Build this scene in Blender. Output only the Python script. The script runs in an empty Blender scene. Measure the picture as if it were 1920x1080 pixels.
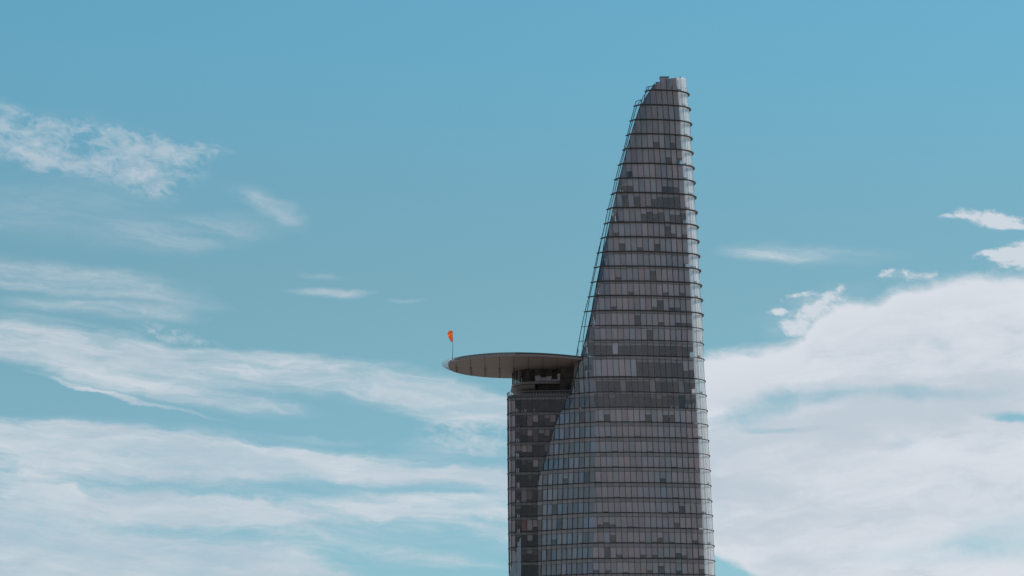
import bpy, bmesh, math, random
from mathutils import Vector
R = math.radians

# ------------------------------------------------------------------ camera, sky, sun, exposure
scene = bpy.context.scene
col = scene.collection
F_PX = 7375.0                       # focal length, in pixels of a 1920 wide frame
PITCH = R(10.65)
CAM = Vector((0.0, -1000.0, 20.0))
cam_data = bpy.data.cameras.new("camera")
cam_data.sensor_width = 36.0
cam_data.lens = 36.0 * F_PX / 1920.0
cam_data.clip_start = 1.0
cam_data.clip_end = 60000.0
cam = bpy.data.objects.new("camera", cam_data)
cam.location = CAM
cam.rotation_euler = (math.pi / 2 + PITCH, 0, 0)
col.objects.link(cam)
scene.camera = cam

SUN_ELEV, SUN_AZ = R(42), R(70)    # azimuth clockwise from +Y (the way the camera looks)
sun_data = bpy.data.lights.new("sun", 'SUN')
sun_data.energy = 4.4
sun_data.angle = R(0.53)
sun_data.color = (1.0, 0.95, 0.88)
sun = bpy.data.objects.new("sun", sun_data)
sun_dir = Vector((math.sin(SUN_AZ) * math.cos(SUN_ELEV), math.cos(SUN_AZ) * math.cos(SUN_ELEV), math.sin(SUN_ELEV)))
sun.rotation_euler = sun_dir.to_track_quat('Z', 'Y').to_euler()
sun.location = (200, 0, 400)
col.objects.link(sun)

scene.view_settings.view_transform = 'Standard'
scene.view_settings.look = 'None'
scene.view_settings.exposure = 0.0
scene.view_settings.gamma = 1.0
scene.view_settings.use_curve_mapping = False
scene.cycles.max_bounces = 8
scene.cycles.transparent_max_bounces = 24
scene.cycles.glossy_bounces = 4
scene.cycles.caustics_reflective = False
scene.cycles.caustics_refractive = False
scene.cycles.use_denoising = True

world = bpy.data.worlds.new("World")
scene.world = world
world.use_nodes = True
world.cycles.sampling_method = 'MANUAL'
world.cycles.sample_map_resolution = 1024


class NodeKit:
    """small helper: writes node maths as function calls"""
    def __init__(self, tree):
        self.t = tree; self.n = tree.nodes; self.l = tree.links

    def put(self, sock, v):
        if v is None: return
        if isinstance(v, bpy.types.NodeSocket): self.l.new(v, sock)
        else: sock.default_value = v

    def m(self, op, a, b=None, c=None, clamp=False):
        x = self.n.new('ShaderNodeMath'); x.operation = op; x.use_clamp = clamp
        for s, v in zip(x.inputs, (a, b, c)): self.put(s, v)
        return x.outputs[0]

    def vm(self, op, a, b=None, scale=None):
        x = self.n.new('ShaderNodeVectorMath'); x.operation = op
        self.put(x.inputs[0], a)
        if b is not None: self.put(x.inputs[1], b)
        if scale is not None: self.put(x.inputs['Scale'], scale)
        return x.outputs['Value'] if op in ('LENGTH', 'DOT_PRODUCT') else x.outputs[0]

    def mr(self, v, a, b, c=0.0, d=1.0, smooth=True):
        x = self.n.new('ShaderNodeMapRange')
        x.interpolation_type = 'SMOOTHSTEP' if smooth else 'LINEAR'
        for s, q in zip(x.inputs, (v, a, b, c, d)): self.put(s, q)
        return x.outputs[0]

    def noise(self, vec, scale, detail=5.0, rough=0.5, dist=0.0, color=False):
        x = self.n.new('ShaderNodeTexNoise')
        self.put(x.inputs['Vector'], vec)
        x.inputs['Scale'].default_value = scale; x.inputs['Detail'].default_value = detail
        x.inputs['Roughness'].default_value = rough; x.inputs['Distortion'].default_value = dist
        return x.outputs['Color' if color else 'Fac']

    def mapping(self, vec, loc=(0, 0, 0), rot=(0, 0, 0), scale=(1, 1, 1), kind='TEXTURE'):
        x = self.n.new('ShaderNodeMapping'); x.vector_type = kind
        self.put(x.inputs['Vector'], vec)
        x.inputs['Location'].default_value = loc; x.inputs['Rotation'].default_value = rot
        x.inputs['Scale'].default_value = scale
        return x.outputs[0]

    def mix(self, f, a, b, kind='RGBA', blend='MIX'):
        x = self.n.new('ShaderNodeMix'); x.data_type = kind; x.blend_type = blend
        i = {'RGBA': (6, 7, 2), 'FLOAT': (2, 3, 0)}[kind]
        self.put(x.inputs[0], f); self.put(x.inputs[i[0]], a); self.put(x.inputs[i[1]], b)
        return x.outputs[i[2]]

    def curve(self, v, pts):
        x = self.n.new('ShaderNodeFloatCurve')
        c = x.mapping.curves[0]
        c.points[0].location = pts[0]; c.points[1].location = pts[-1]
        for p in pts[1:-1]: c.points.new(*p)
        for p in c.points: p.handle_type = 'AUTO'
        x.mapping.update(); self.put(x.inputs['Value'], v); x.inputs['Factor'].default_value = 1.0
        return x.outputs[0]


def build_sky():
    k = NodeKit(world.node_tree)
    n, l = k.n, k.l
    n.clear()
    out = n.new('ShaderNodeOutputWorld'); bg = n.new('ShaderNodeBackground')
    l.new(bg.outputs[0], out.inputs[0])
    tc = n.new('ShaderNodeTexCoord')
    d = tc.outputs['Generated']
    sep = n.new('ShaderNodeSeparateXYZ'); l.new(d, sep.inputs[0])
    dx, dy, dz = sep.outputs
    sky = n.new('ShaderNodeTexSky'); sky.sky_type = 'NISHITA'; sky.sun_disc = False
    sky.sun_elevation = SUN_ELEV; sky.sun_rotation = SUN_AZ
    sky.air_density = 1.0; sky.dust_density = 0.6; sky.ozone_density = 2.0
    S = 7.375
    # position on the dome: thousandths of a radian along the horizon and above 10.65 degrees
    gx = k.m('MULTIPLY', dx, S)
    gy = k.m('MULTIPLY', k.m('SUBTRACT', dz, math.sin(PITCH)), S / math.cos(PITCH))
    comb = n.new('ShaderNodeCombineXYZ'); k.put(comb.inputs[0], gx); k.put(comb.inputs[1], gy)
    k.put(comb.inputs[2], k.m('MULTIPLY', dy, S))
    G = comb.outputs[0]
    # ragged edges: small turbulence added to the position
    w1 = k.vm('SUBTRACT', k.noise(k.mapping(G, scale=(2.2, 1, 1)), 5.0, 5, 0.6, color=True), (0.5, 0.5, 0.5))
    w2 = k.vm('SUBTRACT', k.noise(k.mapping(G, loc=(3, 1, 0), scale=(1.6, 1, 1)), 22.0, 5, 0.62, color=True), (0.5, 0.5, 0.5))
    soft = k.vm('ADD', G, k.vm('MULTIPLY', w1, (0.22, 0.085, 0.0)))
    soft = k.vm('ADD', soft, k.vm('MULTIPLY', w2, (0.06, 0.018, 0.0)))
    hard = k.vm('ADD', G, k.vm('MULTIPLY', w1, (0.09, 0.05, 0.0)))
    hard = k.vm('ADD', hard, k.vm('MULTIPLY', w2, (0.045, 0.032, 0.0)))
    front = k.mr(dy, 0.5, 0.8)

    def blob(src, px, py, rx, ry, ang=0.0, w=1.0, core=0.2):
        """an elongated cloud patch, ang in degrees, positive = falling to the right; the sum of all patches so far rides in Z"""
        v = k.mapping(src[0], ((px - 960) / 1000, (540 - py) / 1000, 0), (0, 0, R(-ang)), (rx / 1000, ry / 1000, 1e6))
        q = k.mr(k.vm('LENGTH', v), 1.0, core, 0.0, w)
        x = n.new('ShaderNodeVectorMath'); x.operation = 'MULTIPLY_ADD'
        k.put(x.inputs[0], q); x.inputs[1].default_value = (0, 0, 1); k.put(x.inputs[2], src[0])
        src[0] = x.outputs[0]

    def total(make, src):
        acc = [k.vm('MULTIPLY', src, (1, 1, 0))]
        make(blob, acc)
        z = n.new('ShaderNodeSeparateXYZ'); l.new(acc[0], z.inputs[0])
        return z.outputs[2]

    # streak noises, tilted the way the high cloud is combed
    st1 = k.noise(k.mapping(soft, rot=(0, 0, R(-7)), scale=(5.5, 0.8, 3)), 13.0, 7, 0.62, 0.5)
    st2 = k.noise(k.mapping(soft, rot=(0, 0, R(-5)), scale=(6.5, 1.0, 3)), 42.0, 6, 0.65, 0.4)
    puff = k.noise(k.mapping(G, rot=(0, 0, R(-14)), scale=(1.7, 1, 1)), 56.0, 4, 0.62, 0.5)
    puff2 = k.noise(k.mapping(G, rot=(0, 0, R(-10)), scale=(1.6, 1, 1)), 16.0, 6, 0.6, 0.6)
    streak = k.mr(k.m('ADD', k.m('MULTIPLY', st1, 0.5), k.m('MULTIPLY', st2, 0.5)), 0.34, 0.66, 0.0, 1.0, smooth=False)

    # --- high combed cloud
    c1 = total(SOFT, soft)
    c1 = k.m('ADD', c1, k.m('MULTIPLY', k.m('SUBTRACT', streak, 0.5), k.mr(c1, 0.0, 0.5, 0.0, 1.0)))
    cirrus = k.m('MULTIPLY', k.mr(c1, 0.0, 1.15, 0.0, 0.95, smooth=False), k.mr(streak, 0.0, 1.0, 0.58, 1.0))
    # --- granular patches
    g = total(GRAIN, hard)
    gn = k.mr(k.m('ADD', k.m('MULTIPLY', puff, 0.68), k.m('MULTIPLY', puff2, 0.32)), 0.38, 0.62, 0.0, 1.0, smooth=False)
    g2 = k.m('ADD', g, k.m('MULTIPLY', k.m('SUBTRACT', gn, 0.5), k.mr(g, 0.0, 0.6, 0.0, 2.1)))
    grain = k.mr(g2, 0.0, 2.5, 0.0, 0.72, smooth=False)
    # --- heavy cloud on the right, edge given as height over the horizon angle
    hx = n.new('ShaderNodeSeparateXYZ'); l.new(hard, hx.inputs[0])
    u = k.mr(hx.outputs[0], 0.340, 1.340, 0.0, 1.0, smooth=False)
    edge = k.curve(u, [(a, (b + 0.5)) for a, b in EDGE])
    above = k.m('SUBTRACT', k.m('SUBTRACT', edge, 0.5), hx.outputs[1])   # >0 inside the cloud
    rag = k.m('MULTIPLY', k.m('SUBTRACT', puff2, 0.5), 0.05)
    ins = k.m('MULTIPLY', k.mr(k.m('ADD', above, rag), -0.008, 0.030), k.mr(hx.outputs[0], 0.16, 0.33))
    P = total(PUFF, hard)
    P = k.m('ADD', P, k.m('MULTIPLY', k.m('SUBTRACT', gn, 0.5), k.mr(P, 0.0, 0.4, 0.0, 0.9)))
    puffs = k.mr(P, 0.0, 1.1)
    holes = total(HOLES, soft)
    holes = k.m('ADD', holes, k.m('MULTIPLY', k.m('SUBTRACT', puff2, 0.5), k.mr(holes, 0.0, 0.4, 0.0, 1.3)), clamp=True)
    heavy = k.m('MULTIPLY', ins, k.m('SUBTRACT', 0.97, k.m('MULTIPLY', holes, 0.9)))
    heavy = k.m('MAXIMUM', heavy, k.m('MULTIPLY', puffs, 0.85))
    # --- everywhere else on the dome: broken combed cloud of the same sort
    gen = k.noise(k.mapping(k.vm('MULTIPLY', G, (1, 1, 1)), loc=(11, 4, 2), scale=(2.6, 1.0, 2.6)), 1.1, 7, 0.58, 0.5)
    gen = k.m('ADD', gen, k.mr(dz, 0.45, 0.05, 0.0, 0.16))     # cloud closes up towards the horizon
    gen = k.mr(gen, 0.44, 0.68, 0.0, 0.88)
    ax = k.mr(k.m('ABSOLUTE', gx), 1.0, 1.7)
    below = k.mr(gy, -0.58, -0.95); over = k.mr(gy, 0.62, 1.5)
    away = k.m('MAXIMUM', k.m('MAXIMUM', ax, k.m('MAXIMUM', below, over)), k.m('SUBTRACT', 1.0, front))
    gen = k.m('MULTIPLY', gen, away)
    inv = k.m('SUBTRACT', 1.0, cirrus)
    for o in (grain, heavy):
        inv = k.m('MULTIPLY', inv, k.m('SUBTRACT', 1.0, o))
    here = k.m('MULTIPLY', k.m('SUBTRACT', 1.0, inv), k.m('MULTIPLY', front, k.mr(k.m('ABSOLUTE', gx), 2.4, 1.4)))
    cover = k.m('MAXIMUM', here, gen, clamp=True)

    # --- colours
    blue = k.mix(1.0, sky.outputs[0], k.mix(k.mr(gy, -0.02, 0.56), k.mix(k.mr(gy, -0.54, 0.02), TINT_LOW, TINT_MID), TINT_HIGH), blend='MULTIPLY')
    thick = k.m('MULTIPLY', heavy, front)
    form = k.noise(k.mapping(hard, rot=(0, 0, R(3)), loc=(0, 5, 0), scale=(4.0, 1, 1)), 6.5, 7, 0.58, 0.4)
    fine = k.noise(k.mapping(hard, rot=(0, 0, R(5)), loc=(2, 1, 0), scale=(3.4, 1, 1)), 24.0, 5, 0.62, 0.4)
    shade = k.mr(k.m('ADD', k.m('MULTIPLY', form, 0.75), k.m('MULTIPLY', fine, 0.25)), 0.36, 0.60, 0.0, 1.0)
    crest = k.m('MULTIPLY', k.mr(above, 0.16, 0.02), thick)          # the lit upper rim of the bank
    shade = k.m('MAXIMUM', shade, crest)
    full = k.mix(thick, CIRRUS_COL, HEAVY_COL)
    dull = k.mix(thick, CIRRUS_DULL, HEAVY_DULL)
    ccol = k.mix(shade, dull, full)
    res = k.mix(cover, blue, ccol)
    l.new(res, bg.inputs['Color'])
    bg.inputs['Strength'].default_value = SKY_STRENGTH


# the sky texture is bright: colours of sky and cloud are given on its scale, the strength brings both down
SKY_STRENGTH = 0.10
TINT_HIGH = (0.62, 1.14, 1.06, 1)
TINT_MID = (0.70, 0.99, 0.88, 1)
TINT_LOW = (0.70, 1.00, 0.99, 1)
CIRRUS_COL = (6.4, 6.9, 7.4, 1)
CIRRUS_DULL = (5.0, 5.8, 6.6, 1)
HEAVY_COL = (7.1, 7.4, 8.0, 1)
HEAVY_DULL = (5.3, 6.0, 6.7, 1)
EDGE = [(0.0, -0.128), (0.10, -0.112), (0.16, -0.098), (0.205, -0.085), (0.22, -0.055), (0.25, -0.020), (0.32, -0.012), (0.37, 0.012), (0.43, 0.024),
        (0.50, 0.028), (0.60, 0.028), (0.65, 0.035), (0.80, 0.05), (1.0, 0.09)]


def SOFT(b, s):
    return [
        b(s, 60, 525, 360, 40, 3, 0.62, 0.3), b(s, 250, 545, 230, 26, 9, 0.35, 0.2),
        b(s, 180, 580, 230, 22, 1, 0.45, 0.2), b(s, 320, 585, 90, 16, 7, 0.3, 0.1),
        b(s, 360, 438, 220, 44, -6, 0.36, 0.1), b(s, 120, 400, 330, 80, 0, 0.22, 0.1),
        b(s, 640, 548, 110, 17, 6, 0.6, 0.1), b(s, 630, 510, 60, 10, 6, 0.25, 0.1), b(s, 800, 575, 60, 7, 4, 0.2, 0.1),
        b(s, 510, 385, 110, 30, 20, 0.36, 0.05),
        # the long band
        b(s, 60, 660, 330, 42, 4, 0.95, 0.3), b(s, 275, 655, 120, 30, 14, 0.9, 0.2), b(s, 60, 625, 200, 16, 4, 0.4, 0.1), b(s, 560, 705, 420, 48, 7, 0.95, 0.45), b(s, 850, 755, 190, 42, 8, 0.75, 0.35),
        b(s, 300, 712, 300, 46, 11, 0.55, 0.2), b(s, 500, 760, 130, 18, 8, 0.3, 0.1), b(s, 230, 748, 210, 8, 14.5, 0.7, 0.2), b(s, 100, 620, 160, 26, 7, 0.35, 0.2),
        b(s, 230, 720, 250, 34, 12, 0.45, 0.2), b(s, 420, 765, 140, 22, 8, 0.3, 0.1),
        # the second band
        b(s, 250, 850, 560, 60, 3, 0.5, 0.5), b(s, 640, 880, 420, 44, 2, 0.5, 0.4),
        b(s, 100, 825, 420, 32, 3, 0.75, 0.3), b(s, 330, 870, 480, 55, 3, 0.72, 0.4), b(s, 620, 868, 330, 30, 4, 0.6, 0.2), b(s, 900, 893, 200, 26, 0, 0.6, 0.2),
        b(s, 860, 835, 160, 40, 2, 0.38, 0.1), b(s, 600, 822, 130, 12, 4, 0.35, 0.1), b(s, 40, 880, 180, 40, 0, 0.4, 0.1),
        # low cloud
        b(s, 200, 985, 700, 150, 3, 0.34, 0.3), b(s, 750, 985, 420, 120, 3, 0.2, 0.3),
        b(s, 60, 920, 190, 30, 7, 0.7, 0.2), b(s, 120, 985, 330, 70, 2, 0.6, 0.3), b(s, 380, 955, 230, 38, 6, 0.8, 0.3),
        b(s, 280, 1080, 460, 95, 2, 1.2, 0.5), b(s, 60, 960, 320, 60, 4, 0.45, 0.3), b(s, 380, 960, 240, 44, 5, 0.4, 0.3), b(s, 0, 1050, 300, 80, 0, 0.5, 0.3), b(s, 560, 1080, 200, 70, 10, 0.5, 0.3),
        b(s, 800, 955, 330, 38, 2, 0.8, 0.4), b(s, 880, 985, 180, 30, 6, 0.4, 0.2), b(s, 560, 990, 180, 34, 4, 0.35, 0.1),
        b(s, 840, 1060, 200, 22, 6, 0.45, 0.1), b(s, 500, 1180, 900, 120, 0, 0.7, 0.4),
        # right of the tower
        b(s, 1450, 467, 150, 24, 1, 0.5, 0.1), b(s, 1560, 480, 160, 26, 0, 0.16, 0.1), b(s, 15, 436, 40, 10, 4, 0.3, 0.1),
        b(s, 1510, 600, 110, 60, -10, 0.3, 0.1), b(s, 1540, 548, 110, 26, -12, 0.3, 0.1), b(s, 1120, 780, 320, 60, 3, 0.9, 0.4), b(s, 1150, 900, 330, 60, 0, 0.8, 0.4), b(s, 1130, 1010, 280, 60, 0, 0.6, 0.4),
    ]


def GRAIN(b, s):
    return [b(s, 170, 290, 280, 80, 10, 0.55, 0.3), b(s, 400, 285, 60, 12, -4, 0.5, 0.1), b(s, 60, 300, 130, 14, 17, 0.7, 0.2), b(s, 380, 285, 70, 14, -8, 0.5, 0.2), b(s, 30, 275, 150, 45, 14, 0.9, 0.2), b(s, 120, 310, 130, 34, 14, 0.6, 0.2), b(s, 130, 245, 120, 26, 4, 0.6, 0.1), b(s, 20, 215, 60, 24, 20, 0.35, 0.1),
            b(s, 270, 300, 140, 62, 10, 1.0, 0.3), b(s, 350, 290, 90, 26, -3, 0.7, 0.2), b(s, 280, 350, 90, 36, 18, 0.75, 0.2), b(s, 180, 325, 90, 22, 10, 0.6, 0.2),
            b(s, 490, 379, 60, 10, 26, 0.4, 0.05), b(s, 310, 625, 95, 26, 14, 0.7, 0.2), b(s, 880, 815, 130, 45, 5, 0.9, 0.2), b(s, 900, 845, 80, 20, 3, 0.6, 0.1), b(s, 500, 945, 150, 22, 8, 0.6, 0.1), b(s, 390, 640, 50, 12, 15, 0.4, 0.1)]


def PUFF(b, s):
    return [b(s, 1855, 420, 95, 22, 12, 1.1, 0.2), b(s, 1835, 404, 32, 12, 10, 0.5, 0.2), b(s, 1905, 436, 50, 12, 5, 0.8, 0.2), b(s, 1780, 413, 50, 10, -4, 0.6, 0.2),
            b(s, 1905, 498, 95, 22, 4, 1.1, 0.3), b(s, 1872, 486, 60, 16, -6, 0.8, 0.2), b(s, 1925, 480, 50, 16, 0, 0.8, 0.2), b(s, 1820, 487, 45, 9, -3, 0.5, 0.2), b(s, 1455, 583, 27, 13, 2, 0.9, 0.2), b(s, 1500, 549, 55, 9, -6, 0.7, 0.2),
            b(s, 1560, 538, 36, 13, -20, 0.65, 0.2), b(s, 1500, 618, 50, 24, 18, 1.1, 0.3), b(s, 1525, 585, 60, 30, 0, 1.0, 0.3), b(s, 1545, 560, 60, 22, -12, 0.8, 0.2), b(s, 1700, 518, 80, 14, 0, 0.8, 0.2), b(s, 1650, 512, 30, 7, -10, 0.6, 0.2),
            b(s, 2050, 470, 160, 60, 0, 1.0, 0.5)]


def HOLES(b, s):
    return [b(s, 1480, 752, 150, 30, -6, 0.62, 0.1), b(s, 1390, 780, 110, 26, -3, 0.5, 0.1), b(s, 1690, 752, 280, 20, 1, 0.42, 0.1), b(s, 1440, 806, 150, 12, 3, 0.35, 0.1),
            b(s, 1900, 795, 75, 17, 6, 0.95, 0.2), b(s, 1350, 1085, 110, 40, 12, 1.0, 0.3), b(s, 1350, 1060, 70, 24, 20, 0.6, 0.2), b(s, 1820, 1040, 260, 36, -4, 0.35, 0.1), b(s, 1430, 1100, 150, 24, 5, 0.5, 0.2),
            b(s, 1345, 900, 60, 150, 0, 0.14, 0.1), b(s, 1880, 1000, 140, 50, -8, 0.22, 0.1), b(s, 1690, 845, 40, 24, 0, 0.12, 0.1), b(s, 1740, 650, 40, 16, 0, 0.15, 0.1)]


build_sky()
GLASS_IOR = 1.82


# ------------------------------------------------------------------ materials
def new_mat(name):
    m = bpy.data.materials.new(name); m.use_nodes = True; m.node_tree.nodes.clear()
    k = NodeKit(m.node_tree); o = k.n.new('ShaderNodeOutputMaterial')
    return m, k, o


def solid(name, color, rough=0.6, spec=0.4, metal=0.0, grain=0.0, scale=3.0, attr=False):
    m, k, o = new_mat(name)
    b = k.n.new('ShaderNodeBsdfPrincipled')
    c = color + (1,)
    if attr:
        a = k.n.new('ShaderNodeAttribute'); a.attribute_name = 'tint'
        c = k.mix(1.0, a.outputs['Color'], color + (1,), blend='MULTIPLY')
    if grain:
        tc = k.n.new('ShaderNodeTexCoord')
        v = k.mr(k.noise(tc.outputs['Object'], scale, 6, 0.6), 0.3, 0.7, 1 - grain, 1 + grain)
        x = k.n.new('ShaderNodeVectorMath'); x.operation = 'SCALE'
        k.put(x.inputs[0], c if attr else color); k.put(x.inputs['Scale'], v)
        c = x.outputs[0]
    k.put(b.inputs['Base Color'], c)
    b.inputs['Roughness'].default_value = rough; b.inputs['Specular IOR Level'].default_value = spec
    b.inputs['Metallic'].default_value = metal
    k.l.new(b.outputs[0], o.inputs[0])
    return m


def glass(name, ior, through, rough):
    """tinted facade glass: mirror by angle, the rest seen through; a pane is a thin box, only its outer faces count"""
    m, k, o = new_mat(name)
    a = k.n.new('ShaderNodeAttribute'); a.attribute_name = 'tint'
    col_t = k.mix(1.0, a.outputs['Color'], through + (1,), blend='MULTIPLY')
    fr = k.n.new('ShaderNodeFresnel'); fr.inputs['IOR'].default_value = ior
    geo = k.n.new('ShaderNodeNewGeometry')
    fac = k.m('MULTIPLY', fr.outputs[0], k.m('SUBTRACT', 1.0, geo.outputs['Backfacing']))
    t = k.n.new('ShaderNodeBsdfTransparent')
    k.put(t.inputs[0], k.mix(geo.outputs['Backfacing'], col_t, (1, 1, 1, 1)))
    g = k.n.new('ShaderNodeBsdfGlossy'); g.inputs['Roughness'].default_value = rough
    g.inputs['Color'].default_value = (1.0, 0.945, 0.968, 1)
    tc = k.n.new('ShaderNodeTexCoord')
    bump = k.n.new('ShaderNodeBump'); bump.inputs['Strength'].default_value = 0.25; bump.inputs['Distance'].default_value = 0.02
    k.put(bump.inputs['Height'], k.noise(tc.outputs['Object'], 0.55, 2, 0.5))
    k.l.new(bump.outputs[0], g.inputs['Normal'])
    x = k.n.new('ShaderNodeMixShader')
    k.put(x.inputs[0], fac); k.l.new(t.outputs[0], x.inputs[1]); k.l.new(g.outputs[0], x.inputs[2])
    k.l.new(x.outputs[0], o.inputs[0])
    return m


MAT = {
    'glass': glass('facade_glass', GLASS_IOR, (0.76, 0.75, 0.765), 0.03),
    'block': glass('block_glass', 1.5, (0.62, 0.60, 0.60), 0.03),
    'corner': glass('corner_glass', 2.7, (0.88, 0.88, 0.88), 0.05),  # stronger mirror puts extra sky brightness into the corner
    'screen': glass('screen_glass', 1.5, (0.84, 0.92, 0.92), 0.02),
    'blind': solid('blind_fabric', (0.455, 0.413, 0.43), 0.9, 0.1, attr=True),
    'spandrel': solid('spandrel_glass', (0.17, 0.15, 0.158), 0.2, 0.6, attr=True),
    'metal': solid('dark_metal', (0.030, 0.028, 0.032), 0.45, 0.4),
    'ring': solid('sunshade_metal', (0.042, 0.032, 0.035), 0.5, 0.4, grain=0.2, scale=0.5),
    'slab': solid('painted_concrete', (0.30, 0.29, 0.28), 0.9, 0.1),
    'core': solid('core_wall', (0.06, 0.052, 0.052), 0.9, 0.1, grain=0.5, scale=0.35),
    'brown': solid('helipad_cladding', (0.205, 0.165, 0.162), 0.6, 0.3, grain=0.07, scale=0.4),
    'brown_dark': solid('helipad_rib_paint', (0.06, 0.046, 0.046), 0.6, 0.3),
    'deck': solid('helipad_deck', (0.12, 0.12, 0.12), 0.8, 0.2, grain=0.15, scale=0.6),
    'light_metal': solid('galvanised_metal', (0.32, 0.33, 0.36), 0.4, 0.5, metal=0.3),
    'ledge': solid('ledge_panel', (0.17, 0.155, 0.155), 0.5, 0.4, grain=0.1),
    'orange': solid('windsock_cloth', (1.0, 0.28, 0.08), 0.8, 0.1),
    'parapet': solid('parapet_glass', (0.07, 0.062, 0.066), 0.2, 0.5),
    'rail': solid('railing_paint', (0.13, 0.125, 0.135), 0.4, 0.5),
    'white': solid('sparkle_white', (0.85, 0.85, 0.85), 0.7, 0.3),  # white of the boxes that stand in for sparkles
    'unit': solid('unit_sheet_metal', (0.30, 0.29, 0.32), 0.5, 0.4, metal=0.2, grain=0.15, scale=1.0),
    'blue': solid('blue_paint', (0.02, 0.06, 0.16), 0.5, 0.4),
    'ground': solid('ground_soil_and_roofs', (0.30, 0.27, 0.24), 0.95, 0.1, grain=0.35, scale=0.01),
}


_t = MAT['orange'].node_tree                       # thin cloth lets light through
_b = [n for n in _t.nodes if n.type == 'BSDF_PRINCIPLED'][0]; _o = [n for n in _t.nodes if n.type == 'OUTPUT_MATERIAL'][0]
_tr = _t.nodes.new('ShaderNodeBsdfTranslucent'); _tr.inputs[0].default_value = (1.0, 0.38, 0.13, 1)
_m = _t.nodes.new('ShaderNodeMixShader'); _m.inputs[0].default_value = 0.65
_t.links.new(_b.outputs[0], _m.inputs[1]); _t.links.new(_tr.outputs[0], _m.inputs[2]); _t.links.new(_m.outputs[0], _o.inputs[0])


# ------------------------------------------------------------------ mesh helpers
class Geo:
    def __init__(self): self.v = []; self.f = []; self.c = []

    def add(self, verts, faces, tint=(1, 1, 1)):
        o = len(self.v); self.v += [tuple(p) for p in verts]
        self.f += [tuple(i + o for i in f) for f in faces]; self.c += [tint] * len(verts)

    def box(self, a, b, tint=(1, 1, 1)):
        (x0, y0, z0), (x1, y1, z1) = a, b
        v = [(x0, y0, z0), (x1, y0, z0), (x1, y1, z0), (x0, y1, z0), (x0, y0, z1), (x1, y0, z1), (x1, y1, z1), (x0, y1, z1)]
        self.add(v, [(0, 3, 2, 1), (4, 5, 6, 7), (0, 1, 5, 4), (1, 2, 6, 5), (2, 3, 7, 6), (3, 0, 4, 7)], tint)

    def slabpoly(self, poly, normal, thick, tint=(1, 1, 1)):
        """a flat plate: polygon outside, the same polygon pushed inward by thick; faces wind outward"""
        n = len(poly); P = [Vector(p) for p in poly]
        nn = Vector((0, 0, 0))
        for i in range(n): nn += (P[i] - P[0]).cross(P[(i + 1) % n] - P[0])
        if nn.dot(normal) < 0: P.reverse()
        back = [p - normal * thick for p in P]
        self.add(P + back, [tuple(range(n)), tuple(reversed(range(n, 2 * n)))] + [(i, i + n, (i + 1) % n + n, (i + 1) % n) for i in range(n)], tint)

    def tube(self, pts, r, sides=6, tint=(1, 1, 1)):
        pts = [Vector(p) for p in pts]; rings = []
        rr = r if isinstance(r, (list, tuple)) else [r] * len(pts)
        for i, p in enumerate(pts):
            t = (pts[min(i + 1, len(pts) - 1)] - pts[max(i - 1, 0)]).normalized()
            u = t.cross(Vector((0, 1, 0)) if abs(t.y) < 0.9 else Vector((1, 0, 0))).normalized(); w = t.cross(u)
            rings.append([p + (u * math.cos(2 * math.pi * k / sides) + w * math.sin(2 * math.pi * k / sides)) * rr[i] for k in range(sides)])
        v = [q for rg in rings for q in rg]; f = []
        for i in range(len(pts) - 1):
            for k in range(sides):
                a, b = i * sides + k, i * sides + (k + 1) % sides
                f.append((a, b, b + sides, a + sides))
        f.append(tuple(reversed(range(sides)))); f.append(tuple(range(len(v) - sides, len(v))))
        self.add(v, f, tint)

    def prism(self, outline, z0, z1, tint=(1, 1, 1)):
        n = len(outline)
        area = sum(outline[i][0] * outline[(i + 1) % n][1] - outline[(i + 1) % n][0] * outline[i][1] for i in range(n))
        o = list(outline) if area > 0 else list(reversed(outline))
        v = [(x, y, z0) for x, y in o] + [(x, y, z1) for x, y in o]
        self.add(v, [tuple(reversed(range(n))), tuple(range(n, 2 * n))] + [(i, (i + 1) % n, (i + 1) % n + n, i + n) for i in range(n)], tint)

    def build(self, name, mat, parent=None, kind=None, smooth=False):
        me = bpy.data.meshes.new(name); me.from_pydata(self.v, [], self.f)
        at = me.color_attributes.new('tint', 'FLOAT_COLOR', 'POINT')
        at.data.foreach_set('color', [x for c in self.c for x in (c[0], c[1], c[2], 1.0)])
        me.materials.append(MAT[mat])
        if smooth:
            for p in me.polygons: p.use_smooth = True
        ob = bpy.data.objects.new(name, me); col.objects.link(ob)
        if parent:
            ob.parent = parent
            inv = Vector((0, 0, 0)); q = parent
            while q: inv += q.location; q = q.parent
            ob.location = -inv
        if kind: ob['kind'] = kind
        return ob


def thing(name, label, cat, loc, group=None):
    o = bpy.data.objects.new(name, None); o.location = loc; col.objects.link(o)
    o['label'] = label; o['category'] = cat
    if group: o['group'] = group
    return o


def lerp(t, z):
    """table of (z, value), z falling"""
    if z >= t[0][0]: return t[0][1]
    for (a, p), (b, q) in zip(t, t[1:]):
        if z >= b: return q + (p - q) * (z - b) / (a - b)
    (a, p), (b, q) = t[-2], t[-1]
    return q + (p - q) / (a - b) * 0.35 * max(z - b, -80)


# ------------------------------------------------------------------ ground
g = Geo(); N = 64
g.add([(0, 0, 0)] + [(30000 * math.cos(2 * math.pi * i / N), 30000 * math.sin(2 * math.pi * i / N), 0) for i in range(N)],
      [(0, i + 1, (i + 1) % N + 1) for i in range(N)])
o = g.build('ground', 'ground', kind='structure')

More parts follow.
